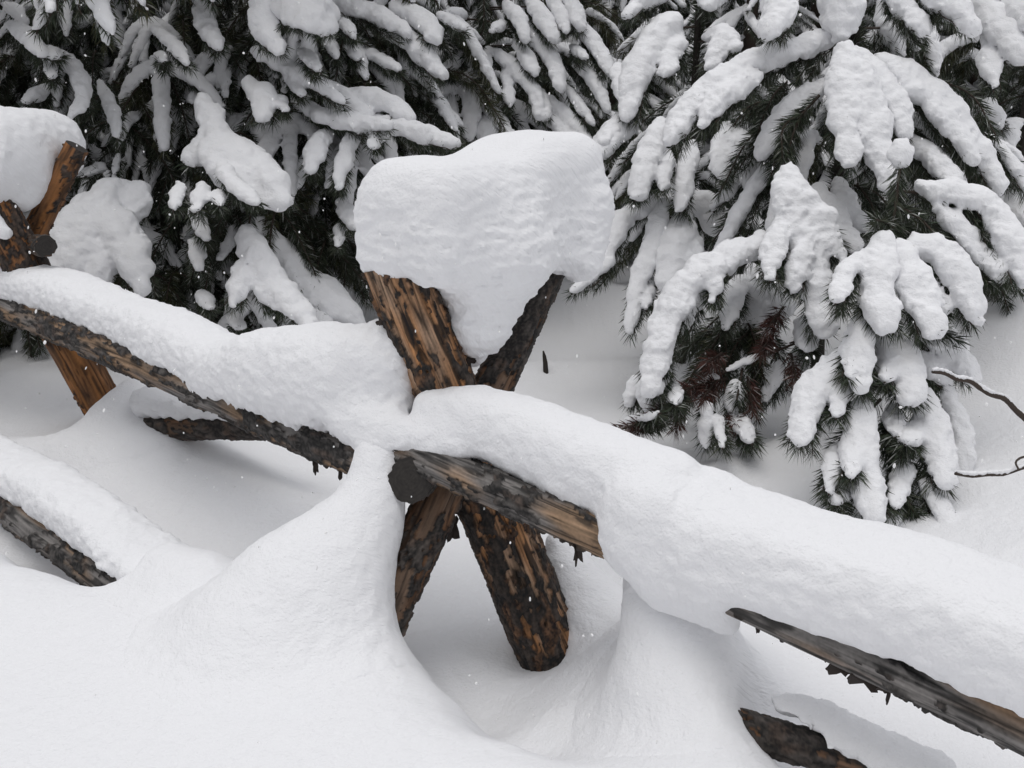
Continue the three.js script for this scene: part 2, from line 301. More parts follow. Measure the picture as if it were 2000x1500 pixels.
  g.translate(-parent.position.x, -parent.position.y, -parent.position.z);
  return obj(name, g, M.wood, parent);
}
const fence = new THREE.Group(); fence.name = 'log_fence'; scene.add(fence);
fence.position.copy(at(1083, 1290, 3.0));
tag(fence, 'weathered buck and rail log fence with crossed posts half buried in deep snow', 'fence');
const postA = log(fence, 'post', at(766, 510, 2.69), at(1104, 1345, 3.04), 0.082, 0.096, 'orange', 3.1, 0.0026, 0, [0.12, 0.18, -0.22, -0.3]);
const postB = log(fence, 'post', at(1080, 505, 3.05), at(722, 1260, 2.64), 0.048, 0.062, 'dark', 8.7, 0.0028, 0, [-0.5, -0.42, 0.1, 0.1]);
const railL = log(fence, 'rail', at(-160, 530, 4.75), at(720, 905, 2.80), 0.055, 0.052, 'grey', 21.3, 0.0036);
const railR = log(fence, 'rail', at(775, 873, 2.72), at(2090, 1468, 1.88), 0.048, 0.045, 'grey', 33.9, 0.003, 0.01, [0.05, 0.1, 0.3, 0.45]);
log(fence, 'rail', at(-120, 905, 3.8), at(330, 1222, 2.74), 0.046, 0.048, 'grey', 41.7, 0.0036);
log(fence, 'rail', at(1380, 1404, 2.31), at(1800, 1540, 2.22), 0.038, 0.034, 'dark', 55.1, 0.0036);
log(fence, 'rail', at(292, 838, 4.0), at(560, 838, 3.75), 0.046, 0.04, 'dark', 61.2, 0.004);
log(fence, 'brace', at(801, 938, 2.63), at(850, 915, 3.0), 0.052, 0.054, 'dark', 71.4, 0.0032, 0);
log(fence, 'post', at(-60, 320, 4.05), at(212, 812, 4.3), 0.08, 0.085, 'fresh', 81.9, 0.005, 0, [-0.5, -0.2, 0.6, 0.7]);
log(fence, 'post', at(150, 286, 4.2), at(44, 500, 4.32), 0.046, 0.052, 'fresh', 92.4, 0.005, 0);
log(fence, 'brace', at(90, 482, 4.02), at(10, 470, 4.5), 0.036, 0.036, 'dark', 95.4, 0.005, 0);
postA.userData.label = 'thick orange-brown post with peeling bark';
postB.userData.label = 'slim dark post still in bark';
// shreds of bark that hang from the logs
function shred(parent, x, y, d, w, h, sd, turn = 0) {
  w *= 1.7; h *= 1.9;
  const pts = [], n = 22;
  for (let i = 0; i < n; i++) { const a = i / n * 6.2832, q = 1 + 0.75 * noise(Math.cos(a) * 1.7 + sd, Math.sin(a) * 1.7, sd) + 0.3 * noise(Math.cos(a) * 5, Math.sin(a) * 5 + sd, 1); pts.push(new THREE.Vector2(Math.cos(a) * w * q, Math.sin(a) * h * q)); }
  const g = new THREE.ExtrudeGeometry(new THREE.Shape(pts), { depth: 0.004, bevelEnabled: false, steps: 1 });
  const P = g.attributes.position; for (let i = 0; i < P.count; i++) P.setZ(i, P.getZ(i) + 0.5 * P.getX(i) ** 2 / Math.max(w, 0.01) + 0.006 * noise(P.getX(i) * 60, P.getY(i) * 60, sd));
  g.computeVertexNormals(); g.rotateZ(turn); g.rotateY(0.3 * noise(sd, 1, 1) * 2);
  const p = at(x, y, d).sub(fence.position).sub(parent.position); g.translate(p.x, p.y, p.z);
  return obj('bark_strip', g, M.flake, parent);
}
for (const a of [[872, 990, 2.84, 0.020, 0.012, 1], [881, 1028, 2.84, 0.014, 0.024, 2.4], [862, 975, 2.83, 0.016, 0.010, 3.3], [757, 1196, 2.66, 0.009, 0.022, 4.6, -0.5], [768, 1165, 2.67, 0.010, 0.016, 6.2]]) shred(postB, ...a);
for (const a of [[1128, 1070, 2.42, 0.006, 0.022, 5.1], [1480, 1212, 2.2, 0.004, 0.012, 7.2], [1640, 1295, 2.12, 0.022, 0.014, 8.8, -0.5], [1690, 1318, 2.1, 0.030, 0.013, 9.9, -0.45], [1735, 1335, 2.08, 0.016, 0.011, 11.1, -0.5], [1735, 1350, 2.08, 0.002, 0.016, 3.8]]) shred(railR, ...a);
for (const a of [[617, 910, 2.95, 0.005, 0.014, 2.2], [665, 925, 2.85, 0.004, 0.010, 3.9], [395, 790, 3.4, 0.008, 0.010, 6.6]]) shred(railL, ...a);
for (const a of [[742, 630, 2.68, 0.006, 0.004, 4.4], [962, 1150, 2.9, 0.004, 0.008, 1.8], [915, 705, 2.78, 0.014, 0.005, 5.5], [1128, 1235, 2.98, 0.012, 0.007, 5.8]]) shred(postA, ...a);

// ------------------------------------------------------------------ loads of snow on the fence
const crumb = (x, y, z) => 0.010 * fbm(x * 9, y * 15, z * 9, 2) + 0.006 * noise(x * 30, y * 52, z * 30) + 0.0035 * noise(x * 75, y * 110, z * 75);
// a loaf along nodes [px, top, bottom, depth, half width]
function loaf(f, nodes, n, fringe, k = 0.04) {
  const N = nodes.map(([px, t, b, d, hw]) => { const c = at(px, (t + b) / 2, d); return { c, hw, hh: Math.max(0.015, (b - t) / 2 * d / F - 0.22 * hw) }; });
  const lo = V(9, 9, 9), hi = V(-9, -9, -9); for (const q of N) { const m = Math.max(q.hw, q.hh) + 0.08; lo.min(q.c.clone().subScalar(m)); hi.max(q.c.clone().addScalar(m)); }
  f.stamp(lo, hi, (x, y, z) => {
    let best = 1e9, bi = 0, bt = 0;
    for (let i = 0; i < N.length - 1; i++) {
      const a = N[i].c, b = N[i + 1].c, dx = b.x - a.x, dz = b.z - a.z, t = clamp(((x - a.x) * dx + (z - a.z) * dz) / (dx * dx + dz * dz)), q = (x - a.x - dx * t) ** 2 + (z - a.z - dz * t) ** 2;
      if (q < best) { best = q; bi = i; bt = t; }
    }
    const a = N[bi], b = N[bi + 1], s = bt * bt * (3 - 2 * bt) * 0.5 + bt * 0.5, hw = lerp(a.hw, b.hw, s); let hh = lerp(a.hh, b.hh, s); const v = y - lerp(a.c.y, b.c.y, s);
    if (v < 0) hh += fringe * (noise(x * 26, y * 5, z * 26) + 0.7 * noise(x * 60, y * 14, z * 60)) * smooth(0, -hh * 0.7, v);
    const u = Math.sqrt(best);
    return (Math.pow(Math.pow(u / hw, n) + Math.pow(Math.abs(v) / hh, n), 1 / n) - 1) * Math.min(hw, hh);
  }, k);
}
function snowThing(name, label, cell, box, build, rough = crumb) {
  const lo = V(9, 9, 9), hi = V(-9, -9, -9); for (const [x, y, d, m] of box) { const p = at(x, y, d); lo.min(p.clone().subScalar(m)); hi.max(p.clone().addScalar(m)); }
  const f = new Field(lo, hi, cell); build(f); f.rough(rough, 0.05);
  const g = f.mesh(), c = V((lo.x + hi.x) / 2, lo.y, (lo.z + hi.z) / 2); g.translate(-c.x, -c.y, -c.z);
  const o = obj(name, g, M.snow); o.position.copy(c); return tag(o, label, 'snow');
}
snowThing('snow_ridge', 'long snow ridge with crumbly lower fringe on the left upper rail beside the posts', 0.0075, [[-160, 520, 4.7, 0.3], [800, 780, 2.75, 0.3]], (f) => {
  loaf(f, [[-140, 462, 525, 4.75, 0.12], [0, 494, 585, 4.3, 0.12], [130, 517, 632, 4.0, 0.12], [250, 566, 684, 3.7, 0.11], [340, 592, 738, 3.48, 0.12], [450, 648, 790, 3.25, 0.11]], 2.6, 0.026);
  loaf(f, [[430, 652, 785, 3.25, 0.10], [540, 618, 822, 3.05, 0.14], [620, 610, 848, 2.93, 0.15], [700, 612, 872, 2.84, 0.15], [745, 604, 868, 2.80, 0.11]], 2.6, 0.034);
  f.capsule(at(700, 825, 2.76), at(800, 850, 2.68), 0.06, 0.05, 0.06); f.capsule(at(745, 850, 2.73), at(738, 900, 2.72), 0.06, 0.055, 0.05);
});
snowThing('snow_ridge', 'thick smooth snow ridge on the right upper rail, widening toward the right frame edge', 0.0075, [[800, 800, 2.75, 0.25], [2150, 1260, 1.85, 0.32]], (f) => {
  loaf(f, [[862, 745, 868, 2.72, 0.08], [930, 738, 898, 2.66, 0.09], [1050, 772, 955, 2.56, 0.10], [1150, 806, 1010, 2.48, 0.11], [1290, 860, 1070, 2.38, 0.11]], 2.7, 0.01);
  loaf(f, [[1292, 872, 1158, 2.36, 0.15], [1350, 892, 1170, 2.34, 0.16], [1420, 928, 1206, 2.28, 0.16], [1480, 946, 1196, 2.245, 0.155], [1600, 983, 1236, 2.17, 0.15], [1800, 1035, 1306, 2.05, 0.15], [2000, 1105, 1388, 1.94, 0.15], [2150, 1165, 1455, 1.86, 0.15]], 3.1, 0.008, 0.012);
  f.capsule(at(800, 855, 2.68), at(890, 865, 2.64), 0.045, 0.05, 0.05);
  
  f.capsule(at(1310, 1140, 2.32), at(1400, 1178, 2.28), 0.07, 0.055, 0.06);
  f.capsule(at(1400, 1180, 2.27), at(1422, 1222, 2.28), 0.035, 0.02, 0.04);
}, (x, y, z) => 0.010 * fbm(x * 6, y * 9, z * 6, 2) + 0.0045 * noise(x * 26, y * 40, z * 26) + 0.0025 * noise(x * 70, y * 90, z * 70));
snowThing('snow_heap', 'huge loaf-shaped snow cap sitting on top of the central crossed posts', 0.007, [[950, 430, 2.85, 0.62]], (f) => {
  const c = at(956, 425, 2.85), ux = 0.62, uz = -0.785;
  f.stamp(c.clone().subScalar(0.6), c.clone().addScalar(0.6), (x, y, z) => {
    const a = (x - c.x) * ux + (z - c.z) * uz, b = (x - c.x) * -uz + (z - c.z) * ux, t = clamp(a / 0.7 + 0.5), dip = -0.012 * Math.exp(-((a + 0.03) ** 2) / 0.02);
    const top = lerp(0.175, 0.222, smooth(0.3, 0.75, t)) + 0.008 + dip, bot = -lerp(0.135, 0.165, t) - 0.03 * noise(x * 9, 1, z * 9) - 0.016 * noise(x * 24, 2, z * 24), v = y - c.y, mid = (top + bot) / 2, hh = (top - bot) / 2, R = lerp(0.07, 0.105, smooth(-0.1, 0.1, v - mid));
    const qx = Math.abs(a) - (0.395 - R), qy = Math.abs(v - mid) - (hh - R), qz = Math.abs(b) - (0.175 - R);
    return Math.hypot(Math.max(qx, 0), Math.max(qy, 0), Math.max(qz, 0)) + Math.min(Math.max(qx, qy, qz), 0) - R;
  }, 0);
  f.capsule(at(958, 505, 2.77), at(934, 630, 2.78), 0.16, 0.09, 0.12);
  f.capsule(at(934, 630, 2.78), at(924, 694, 2.82), 0.09, 0.03, 0.03);
  f.capsule(at(756, 430, 2.66), at(752, 490, 2.66), 0.066, 0.052, 0.05);
  f.capsule(at(1135, 400, 3.0), at(1140, 510, 2.98), 0.09, 0.06, 0.06);
}, (x, y, z) => 0.016 * fbm(x * 6, y * 8, z * 6, 2) + (0.009 * noise(x * 14, y * 50, z * 14) + 0.007 * noise(x * 40, y * 85, z * 40) + 0.004 * noise(x * 95, y * 130, z * 95)) * lerp(0.15, 1, smooth(0.12, -0.08, y - 1.36)));
snowThing('snow_heap', 'smaller rounded snow cap on the far left posts at the frame edge', 0.012, [[60, 310, 4.25, 0.5]], (f) => {
  f.capsule(at(5, 300, 4.15), at(90, 288, 4.42), 0.19, 0.165, 0.05); f.capsule(at(-40, 330, 4.1), at(25, 345, 4.2), 0.22, 0.13, 0.1); f.capsule(at(25, 345, 4.2), at(35, 385, 4.15), 0.12, 0.06, 0.06);
  f.capsule(at(-30, 430, 4.0), at(8, 455, 4.0), 0.06, 0.03, 0.05);
});
snowThing('snow_ridge', 'narrow snow ridge on the lower left rail, sinking into the foreground drift', 0.008, [[-120, 860, 3.8, 0.25], [400, 1100, 2.75, 0.2]], (f) => {
  loaf(f, [[-120, 790, 872, 3.85, 0.10], [0, 858, 945, 3.55, 0.10], [100, 898, 1020, 3.3, 0.10], [200, 965, 1090, 3.05, 0.10], [290, 1045, 1140, 2.9, 0.11], [370, 1105, 1190, 2.82, 0.11]], 2.5, 0.014);
});
snowThing('snow_ridge', 'short snow ridge with hanging fringe on the far dark log behind left rail', 0.01, [[290, 780, 4.0, 0.2], [560, 800, 3.7, 0.2]], (f) => {
  loaf(f, [[300, 745, 822, 4.0, 0.09], [400, 765, 825, 3.9, 0.08], [560, 780, 825, 3.75, 0.07]], 2.4, 0.025);
});
snowThing('snow_ridge', 'snow bank lying over the nearly buried rail stub at the bottom right', 0.009, [[1450, 1340, 2.4, 0.2], [1850, 1500, 2.2, 0.2]], (f) => {
  loaf(f, [[1545, 1366, 1390, 2.30, 0.04], [1600, 1378, 1418, 2.28, 0.06], [1670, 1408, 1474, 2.25, 0.07], [1800, 1464, 1545, 2.2, 0.08]], 2.3, 0.006);
});
// ------------------------------------------------------------------ pines
class Needles {
  constructor() { this.p = []; this.n = []; this.c = []; }
  brush(pts, len, per, wid, tint, skip, o = {}, tip = true) {      // bottle brush along pts; skip = the side covered by snow
    for (let i = 0; i < pts.length - 1; i++) {
      const a = pts[i], b = pts[i + 1], T = b.clone().sub(a), L = T.length(); if (L < 1e-5) continue; T.divideScalar(L);
      const A = (Math.abs(T.y) > 0.9 ? V(1, 0, 0) : V(0, 1, 0)).cross(T).normalize(), B = T.clone().cross(A);
      const cnt = L * per, m = Math.floor(cnt + rnd());
      for (let k = 0; k < m; k++) {
        const w = rnd() * 6.2832, R = A.clone().multiplyScalar(Math.cos(w)).addScaledVector(B, Math.sin(w));
        if (skip && R.dot(skip) > 0.35 && rnd() < (o.poke ?? 0.85)) continue;
        const last = tip && i > pts.length - 3, f = last ? rr(0.7, 1.8) : rr(0.35, 0.95);
        const D = T.clone().multiplyScalar(f).add(R.multiplyScalar(0.8)); D.y -= 0.12; D.normalize();
        this.needle(a.clone().lerp(b, rnd()), D, len * rr(0.7, 1.15), wid, tint);
      }
    }
  }
  needle(o, D, l, w, tint) {
    const S = V(rnd() - 0.5, rnd() - 0.5, rnd() - 0.5).cross(D).normalize(), N = S.clone().cross(D).normalize(), e = o.clone().addScaledVector(D, l); e.y -= l * 0.1;
    const m = o.clone().addScaledVector(D, l * 0.45);
    this.p.push(o.x - S.x * w * 0.4, o.y - S.y * w * 0.4, o.z - S.z * w * 0.4, m.x + S.x * w, m.y + S.y * w, m.z + S.z * w, e.x, e.y, e.z);
    for (let i = 0; i < 3; i++) this.n.push(N.x, N.y, N.z);
    const v = rr(0.6, 1.35), y = rr(0.85, 1.25);
    const fr = rnd() < 0.12 ? rr(0.08, 0.4) : 0;                        // a few needles carry frost
    for (let i = 0; i < 3; i++) this.c.push(tint[0] * v * y + fr, tint[1] * v + fr, tint[2] * v + fr);
  }
  geometry() {
    const g = new THREE.BufferGeometry(); g.setAttribute('position', new THREE.Float32BufferAttribute(this.p, 3)); g.setAttribute('normal', new THREE.Float32BufferAttribute(this.n, 3)); g.setAttribute('color', new THREE.Float32BufferAttribute(this.c, 3)); return g;
  }
}
const GREEN = [0.030, 0.042, 0.022], OLIVE = [0.045, 0.052, 0.020], RED = [0.070, 0.028, 0.020];
const lump = (r) => { const q = rnd() * 50, f = 0.75 / r; return (x, y, z) => r * 0.38 * noise(x * f + q, y * f, z * f) + r * 0.17 * noise(x * f * 2.6, y * f * 2.6 + q, z * f * 2.6) + 0.004 * noise(x * 27 + q, y * 27, z * 27) + 0.0068 * noise(x * 50, y * 50, z * 50) + 0.0042 * noise(x * 105, y * 105, z * 105); };
// one bough from fingers {pts (snow centreline), r0, r1, snow}; returns its three geometries
function boughGeometry(fingers, trunk, o) {
  const N = new Needles(), wood = [], lo = V(99, 99, 99), hi = V(-99, -99, -99), S = [];
  let rmax = 0;
  for (const f of fingers) {
    const len = f.pts.reduce((s, p, i) => i ? s + p.distanceTo(f.pts[i - 1]) : 0, 0), n = Math.max(4, Math.round(len / 0.03)), pts = f.pts.length > 1 ? spline(f.pts, n) : [f.pts[0], f.pts[0].clone().add(V(0.001, -0.02, 0))];
    const axis = [], q = rnd() * 90, norm = V(0, 0, 0);
    const R = pts.map((p, i) => { const t = i / (pts.length - 1); return lerp(f.r0, f.r1, t) * (1 + 0.34 * noise(t * len * 13, q, 2) + 0.16 * noise(t * len * 34, q, 7)) * (0.82 + 0.26 * Math.sin(Math.min(1, t * 1.15 + 0.12) * 3.0)) * (1 - 0.3 * smooth(0.72, 1, t)); });
    pts.forEach((p, i) => {
      const T = pts[Math.min(i + 1, pts.length - 1)].clone().sub(pts[Math.max(i - 1, 0)]).normalize(), out = V(p.x - trunk.x, 0, p.z - trunk.z).normalize();
      const u = V(0, 0.85, 0).addScaledVector(out, 0.5); u.addScaledVector(T, -u.dot(T)).normalize(); norm.add(u);
      axis.push(p.clone().addScaledVector(u, -R[i] * (f.snow === false ? 0 : 0.62)));
    });
    norm.normalize();
    if (f.snow !== false) { S.push({ pts, R, norm }); pts.forEach((p, i) => { const m = R[i] * 1.5 + 0.03; rmax = Math.max(rmax, R[i]); lo.min(p.clone().subScalar(m)); hi.max(p.clone().addScalar(m)); }); }
    const tw = axis.slice(); const e = axis[axis.length - 1].clone().sub(axis[axis.length - 2]).normalize(); tw.push(axis[axis.length - 1].clone().addScaledVector(e, 0.02));
    if (f.stem) tw.unshift(f.stem);
    wood.push(tube(tw, (t) => lerp(o.stem, 0.0035, t), o.sides));
    if (f.needles !== false) {
      N.brush(f.stem ? tw.slice(1) : tw, o.len, o.per, o.wid, f.tint ?? o.tint, f.snow === false ? null : norm, o);
      const w = Math.max(f.r0, f.r1), snowy = f.snow !== false, under = Math.floor(o.under * (snowy ? 1 : 0.6) + rnd());
      const T0 = axis[axis.length - 1].clone().sub(axis[0]).normalize(), side0 = T0.clone().cross(norm).normalize();
      const sub = (s0, s1, off, down) => {
        const a = axis.slice(s0, s1).map((p, i, A) => p.clone().addScaledVector(side0, off * w * (0.35 + 0.65 * i / A.length)).addScaledVector(norm, -down * (0.4 + 0.6 * i / A.length)));
        if (a.length > 2) { N.brush(a, o.len * rr(0.8, 1), o.per * 0.75, o.wid, f.tint ?? o.tint, snowy && down < 0.01 ? norm : null, o); wood.push(tube(a, () => 0.0025, 3)); }
      };
      const n1 = axis.length;
      if (snowy && w > 0.025) for (const sg of [-1, 1]) sub(Math.floor(n1 * rr(0, 0.3)), n1 - Math.floor(n1 * rr(0, 0.15)), sg * rr(0.55, 0.95), 0.004);
      for (let k = 0; k < under; k++) { const s0 = Math.floor(rr(0, n1 * 0.55)); sub(s0, Math.min(n1, s0 + Math.max(4, Math.floor(n1 * rr(0.4, 0.8)))), rr(-1, 1), 0.02 + 0.045 * rnd()); }
    }
  }
  let snow = null;
  if (S.length) {
    const f = new Field(lo, hi, o.cell);
    for (const { pts, R, norm } of S) for (let i = 0; i < pts.length - 1; i++) f.capsule(pts[i], pts[i + 1], R[i], R[i + 1], Math.min(o.k ?? 0.03, R[i] * 0.9), 1, 0, norm, 0.9);
    f.rough(lump(Math.max(0.03, rmax * 0.8)), rmax * 0.4 + o.cell * 2); snow = f.mesh();
  }
  return { wood: mergeGeometries(wood), needles: N.geometry(), snow };
}
const NEAR = { cell: 0.0082, len: 0.074, per: 1000, wid: 0.0020, under: 4.5, stem: 0.007, tint: GREEN, sides: 6 };
const MID = { cell: 0.0115, len: 0.070, per: 680, wid: 0.0027, under: 3.2, poke: 0.7, stem: 0.006, tint: GREEN, sides: 5 };
const FAR = { cell: 0.021, len: 0.06, per: 300, wid: 0.003, under: 0.9, stem: 0.010, tint: GREEN, sides: 4 };

function pine(px, d, r, top, label, name = 'pine_tree', group) {
  const p = at(px, 250, d), y = base(p.x, p.z) - 0.1, root = new THREE.Group(); root.name = numbered(name); root.position.set(p.x, y, p.z); scene.add(root);
  tag(root, label, 'tree', group);
  const pts = []; for (let i = 0; i <= 24; i++) { const t = i / 24; pts.push(V(0.04 * noise(t * 3, px, 1), t * top, 0.04 * noise(t * 3, px, 9))); }
  obj('trunk', tube(pts, (t) => lerp(r, r * 0.25, t), 12), M.bark, root);
  return root;
}
function trunkBrush(tree, y0, y1, o) {                     // needles that grow straight on a young trunk
  const p = tree.position; addBough(tree, [{ pts: [V(p.x, y0, p.z), V(p.x + 0.01, (y0 + y1) / 2, p.z), V(p.x, y1, p.z)], r0: 0.03, r1: 0.03, snow: false }], { ...o, per: o.per * 2.2, len: o.len * 1.15, under: 0 });
}
function addBough(tree, fingers, o) {
  const T = tree.position, geo = boughGeometry(fingers, T, o);
  for (const g of [geo.wood, geo.needles, geo.snow]) if (g) g.translate(-T.x, -T.y, -T.z);
  const b = obj('branch', geo.wood, M.twig, tree), n = obj('needles', geo.needles, M.needle, b); n.userData.kind = 'stuff';
  if (geo.snow && geo.snow.index.count) obj('snow_load', geo.snow, M.snow, b);
  return b;
}
// bough traced in the photograph: list of ['x,y x,y ...', r0, r1, depth offset start, end, options]
function bough(tree, d, list, o = NEAR) {
  const fingers = list.map(([s, r0, r1, z0 = 0, z1 = -0.18, opt = {}], j) => {
    const q = s.split(' ').map((v) => v.split(',').map(Number)), pts = q.map(([x, y], i) => at(x, y, d + lerp(z0, z1, q.length > 1 ? i / (q.length - 1) : 0.5)));
    const f = { pts, r0: r0 * d / F, r1: r1 * d / F, ...opt };
    if (j === 0 && !opt.loose) { const p = pts[0]; f.stem = V(lerp(tree.position.x, p.x, 0.05), Math.max(p.y - 0.02, tree.position.y + 0.3) , lerp(tree.position.z, p.z, 0.05)); if (f.stem.distanceTo(p) > 0.4) delete f.stem; }
    return f;
  });
  return addBough(tree, fingers, o);
}
// loose boughs that fill the shaded inside of a crown, within a region of the view
function fill(tree, x0, y0, x1, y1, d0, d1, n, snowy, o = MID) {
  for (let i = 0; i < n; i++) {
    const d = rr(d0, d1), c = at(rr(x0, x1), rr(y0, y1), d), out = V(c.x - tree.position.x, 0, c.z - tree.position.z); out.normalize(); const a0 = Math.atan2(out.z, out.x), fs = [], k = 2 + Math.floor(rnd() * 2);
    const sn = rnd() < snowy, big = rr(0.7, 1.2), K = sn ? k + 1 : k;
    for (let j = 0; j < K; j++) {
      const a = a0 + (j / (K - 1) - 0.5) * 1.9 + rr(-0.25, 0.25), L = rr(0.24, 0.42) * big, drop = rr(0.45, 1.2), dir = V(Math.cos(a), 0, Math.sin(a)), pts = [0, 0.33, 0.66, 1].map((t) => c.clone().addScaledVector(dir, L * (t - 0.1)).add(V(0, -L * drop * t * t + 0.02 * rr(-1, 1), 0)));
      fs.push({ pts, r0: rr(0.024, 0.034) * big, r1: rr(0.026, 0.046) * big, snow: sn, tint: rnd() < 0.3 ? OLIVE : GREEN });
    }
    addBough(tree, fs, o);
  }
}

// small pine in front at the right
const T1 = pine(1748, 3.95, 0.03, 1.05, 'small snow-laden pine with visible leader tip, nearest tree behind right rail');
bough(T1, 3.9, [['1762,282 1756,315', 13, 20, 0, 0, { loose: 1, needles: false }], ['1762,305 1755,345 1752,390', 4, 4, 0, 0, { snow: false }], ['1752,380 1745,430 1740,470', 5, 5, 0, -0.05, { snow: false }], ['1745,440 1715,430', 5, 5, 0, -0.15, { snow: false }], ['1750,400 1800,430 1835,470', 4, 4, 0, -0.08, { snow: false }], ['1748,440 1790,460', 4, 4, 0, 0, { snow: false }]]);
bough(T1, 3.75, [['1728,470 1716,520 1716,580 1728,632', 22, 33], ['1706,490 1655,530 1634,582', 16, 19], ['1716,560 1690,590', 18, 14, -0.05, -0.1]]);
bough(T1, 3.75, [['1762,486 1784,545 1808,600 1826,640', 22, 33], ['1790,474 1848,500 1886,560 1902,622', 24, 34, 0.05, -0.05], ['1800,560 1842,600', 20, 26, 0.05, 0]]);
bough(T1, 3.95, [['1800,366 1830,372 1912,388 1952,432 1984,492 1996,545', 18, 36], ['1840,412 1888,462 1912,498', 18, 27, -0.05, -0.1], ['1936,505 1958,545', 16, 22, -0.1, -0.15]]);
bough(T1, 3.75, [['1706,604 1688,630 1680,690 1680,758', 14, 24], ['1662,650 1658,730', 12, 14]]);
bough(T1, 3.78, [['1728,650 1760,712 1784,778', 26, 33], ['1748,700 1730,740', 20, 18]]);
bough(T1, 3.75, [['1650,702 1596,752 1568,820 1560,858', 24, 30], ['1645,740 1634,808', 16, 18]]);
bough(T1, 3.95, [['1780,612 1856,676 1896,735', 24, 33, 0, 0], ['1800,700 1850,745', 20, 20, 0, 0]]);
bough(T1, 3.8, [['1744,792 1748,846', 12, 17]]);
bough(T1, 3.65, [['1684,792 1680,880 1696,960 1708,1000', 22, 33], ['1670,860 1662,925', 22, 16]]);
bough(T1, 3.75, [['1800,770 1826,840 1838,900 1848,935', 22, 30], ['1790,840 1772,860', 20, 20]]);
bough(T1, 3.85, [['1850,760 1880,850 1872,960', 16, 20, 0.1, 0], ['1856,920 1870,985', 18, 20, 0.1, 0]]);
bough(T1, 3.7, [['1640,872 1630,900 1620,955', 12, 17], ['1642,928 1636,978', 14, 18]]);
bough(T1, 3.7, [['1772,905 1756,950 1748,985', 13, 21], ['1744,980 1732,1010 1728,1035', 18, 20]]);
bough(T1, 3.65, [['1810,945 1848,1010 1866,1060', 16, 22], ['1760,985 1800,1020 1850,1062', 4, 4, 0, -0.1, { snow: false }], ['1750,930 1780,990', 4, 4, 0, -0.05, { snow: false }]]);
bough(T1, 3.85, [['1740,800 1735,870 1780,960', 4, 4, 0, 0, { snow: false }], ['1740,850 1770,900 1800,940', 4, 4, 0, -0.1, { snow: false }], ['1745,880 1750,1000', 4, 4, 0, -0.1, { snow: false }], ['1720,780 1640,860', 4, 4, 0, -0.1, { snow: false }], ['1735,640 1690,700', 4, 4, 0, 0, { snow: false }], ['1760,600 1860,660', 4, 4, 0, 0, { snow: false }]]);

trunkBrush(T1, 0.35, 1.0, NEAR);
// larger pine behind it
const T2 = pine(1645, 4.75, 0.034, 3.6, 'large pine with drooping snow-sleeved boughs spreading like hands, upper right');
bough(T2, 4.5, [['1605,80 1520,104 1440,140 1380,180 1332,228 1314,268', 26, 32, 0.1, -0.1], ['1470,152 1408,192 1372,240', 22, 24, -0.05, -0.15]]);
bough(T2, 4.35, [['1652,104 1648,160 1652,240 1660,315', 24, 29, 0.05, -0.15], ['1680,140 1704,224 1720,304 1738,362', 24, 28, 0, -0.15], ['1672,220 1694,280', 26, 26, -0.05, -0.1]]);
bough(T2, 4.4, [['1676,104 1716,152 1752,200 1766,262', 18, 23, 0.05, -0.1]]);
bough(T2, 4.5, [['1722,122 1792,158 1848,208 1896,272 1932,320 1948,366', 26, 30, 0, -0.1], ['1750,142 1806,192 1872,262 1902,308', 20, 24, -0.06, -0.15]]);
bough(T2, 4.5, [['1785,275 1832,320 1868,362', 20, 27]]);
bough(T2, 4.6, [['1600,172 1544,212 1508,260 1488,300', 20, 27, 0, 0], ['1600,186 1560,235 1530,330', 4, 4, -0.15, -0.2, { snow: false }], ['1575,215 1530,250 1528,300', 4, 4, -0.15, -0.2, { snow: false }]]);
bough(T2, 4.2, [['1538,340 1548,400 1556,450', 24, 34, 0.05, -0.05], ['1534,430 1512,485 1504,540', 20, 16], ['1566,460 1584,530 1600,590 1612,645', 28, 33, -0.02, -0.15], ['1572,490 1550,565', 20, 15, -0.1, -0.15], ['1575,378 1612,440 1646,508', 20, 19, 0, -0.1]]);
bough(T2, 4.55, [['1596,372 1632,432 1668,482', 20, 25]]);
bough(T2, 4.65, [['1640,360 1660,424 1704,446', 18, 20]]);
bough(T2, 4.5, [['1524,-40 1520,20 1506,62', 32, 30]]);
bough(T2, 4.6, [['1642,-10 1644,60', 32, 34, -0.1, -0.1, { loose: 1, needles: false }]]);
bough(T2, 4.6, [['1740,-20 1764,10 1806,60', 22, 26]]);
bough(T2, 4.5, [['1800,-40 1850,0 1892,44', 34, 36]]);
bough(T2, 4.8, [['1730,50 1756,105', 22, 24, 0, 0], ['1776,60 1790,88', 15, 16, 0, 0]]);
bough(T2, 4.9, [['1814,60 1824,145', 18, 20, 0, 0]]);
bough(T2, 4.3, [['1500,470 1430,500 1370,530 1320,585 1295,645 1280,705 1268,762', 24, 32, 0, -0.2], ['1360,545 1330,610 1310,650', 32, 30, 0, -0.05], ['1400,510 1390,585', 14, 13, -0.1, -0.15], ['1290,690 1285,760', 20, 16]]);
bough(T2, 4.5, [['1470,530 1500,575 1530,600', 22, 34, 0, 0, { loose: 1 }], ['1445,545 1418,638', 14, 15], ['1500,560 1470,630 1500,660', 22, 16, 0.05, 0]]);
bough(T2, 4.25, [['1262,752 1272,800', 17, 20, 0, 0, { loose: 1 }], ['1318,752 1320,788', 10, 12], ['1248,820 1285,806', 7, 8]]);
bough(T2, 4.4, [['1240,740 1228,785', 12, 15, 0, 0, { loose: 1 }], ['1222,820 1260,812', 7, 7]]);
bough(T2, 4.2, [['1382,792 1376,866', 12, 16, 0, 0, { loose: 1 }], ['1400,815 1410,870', 10, 8]]);
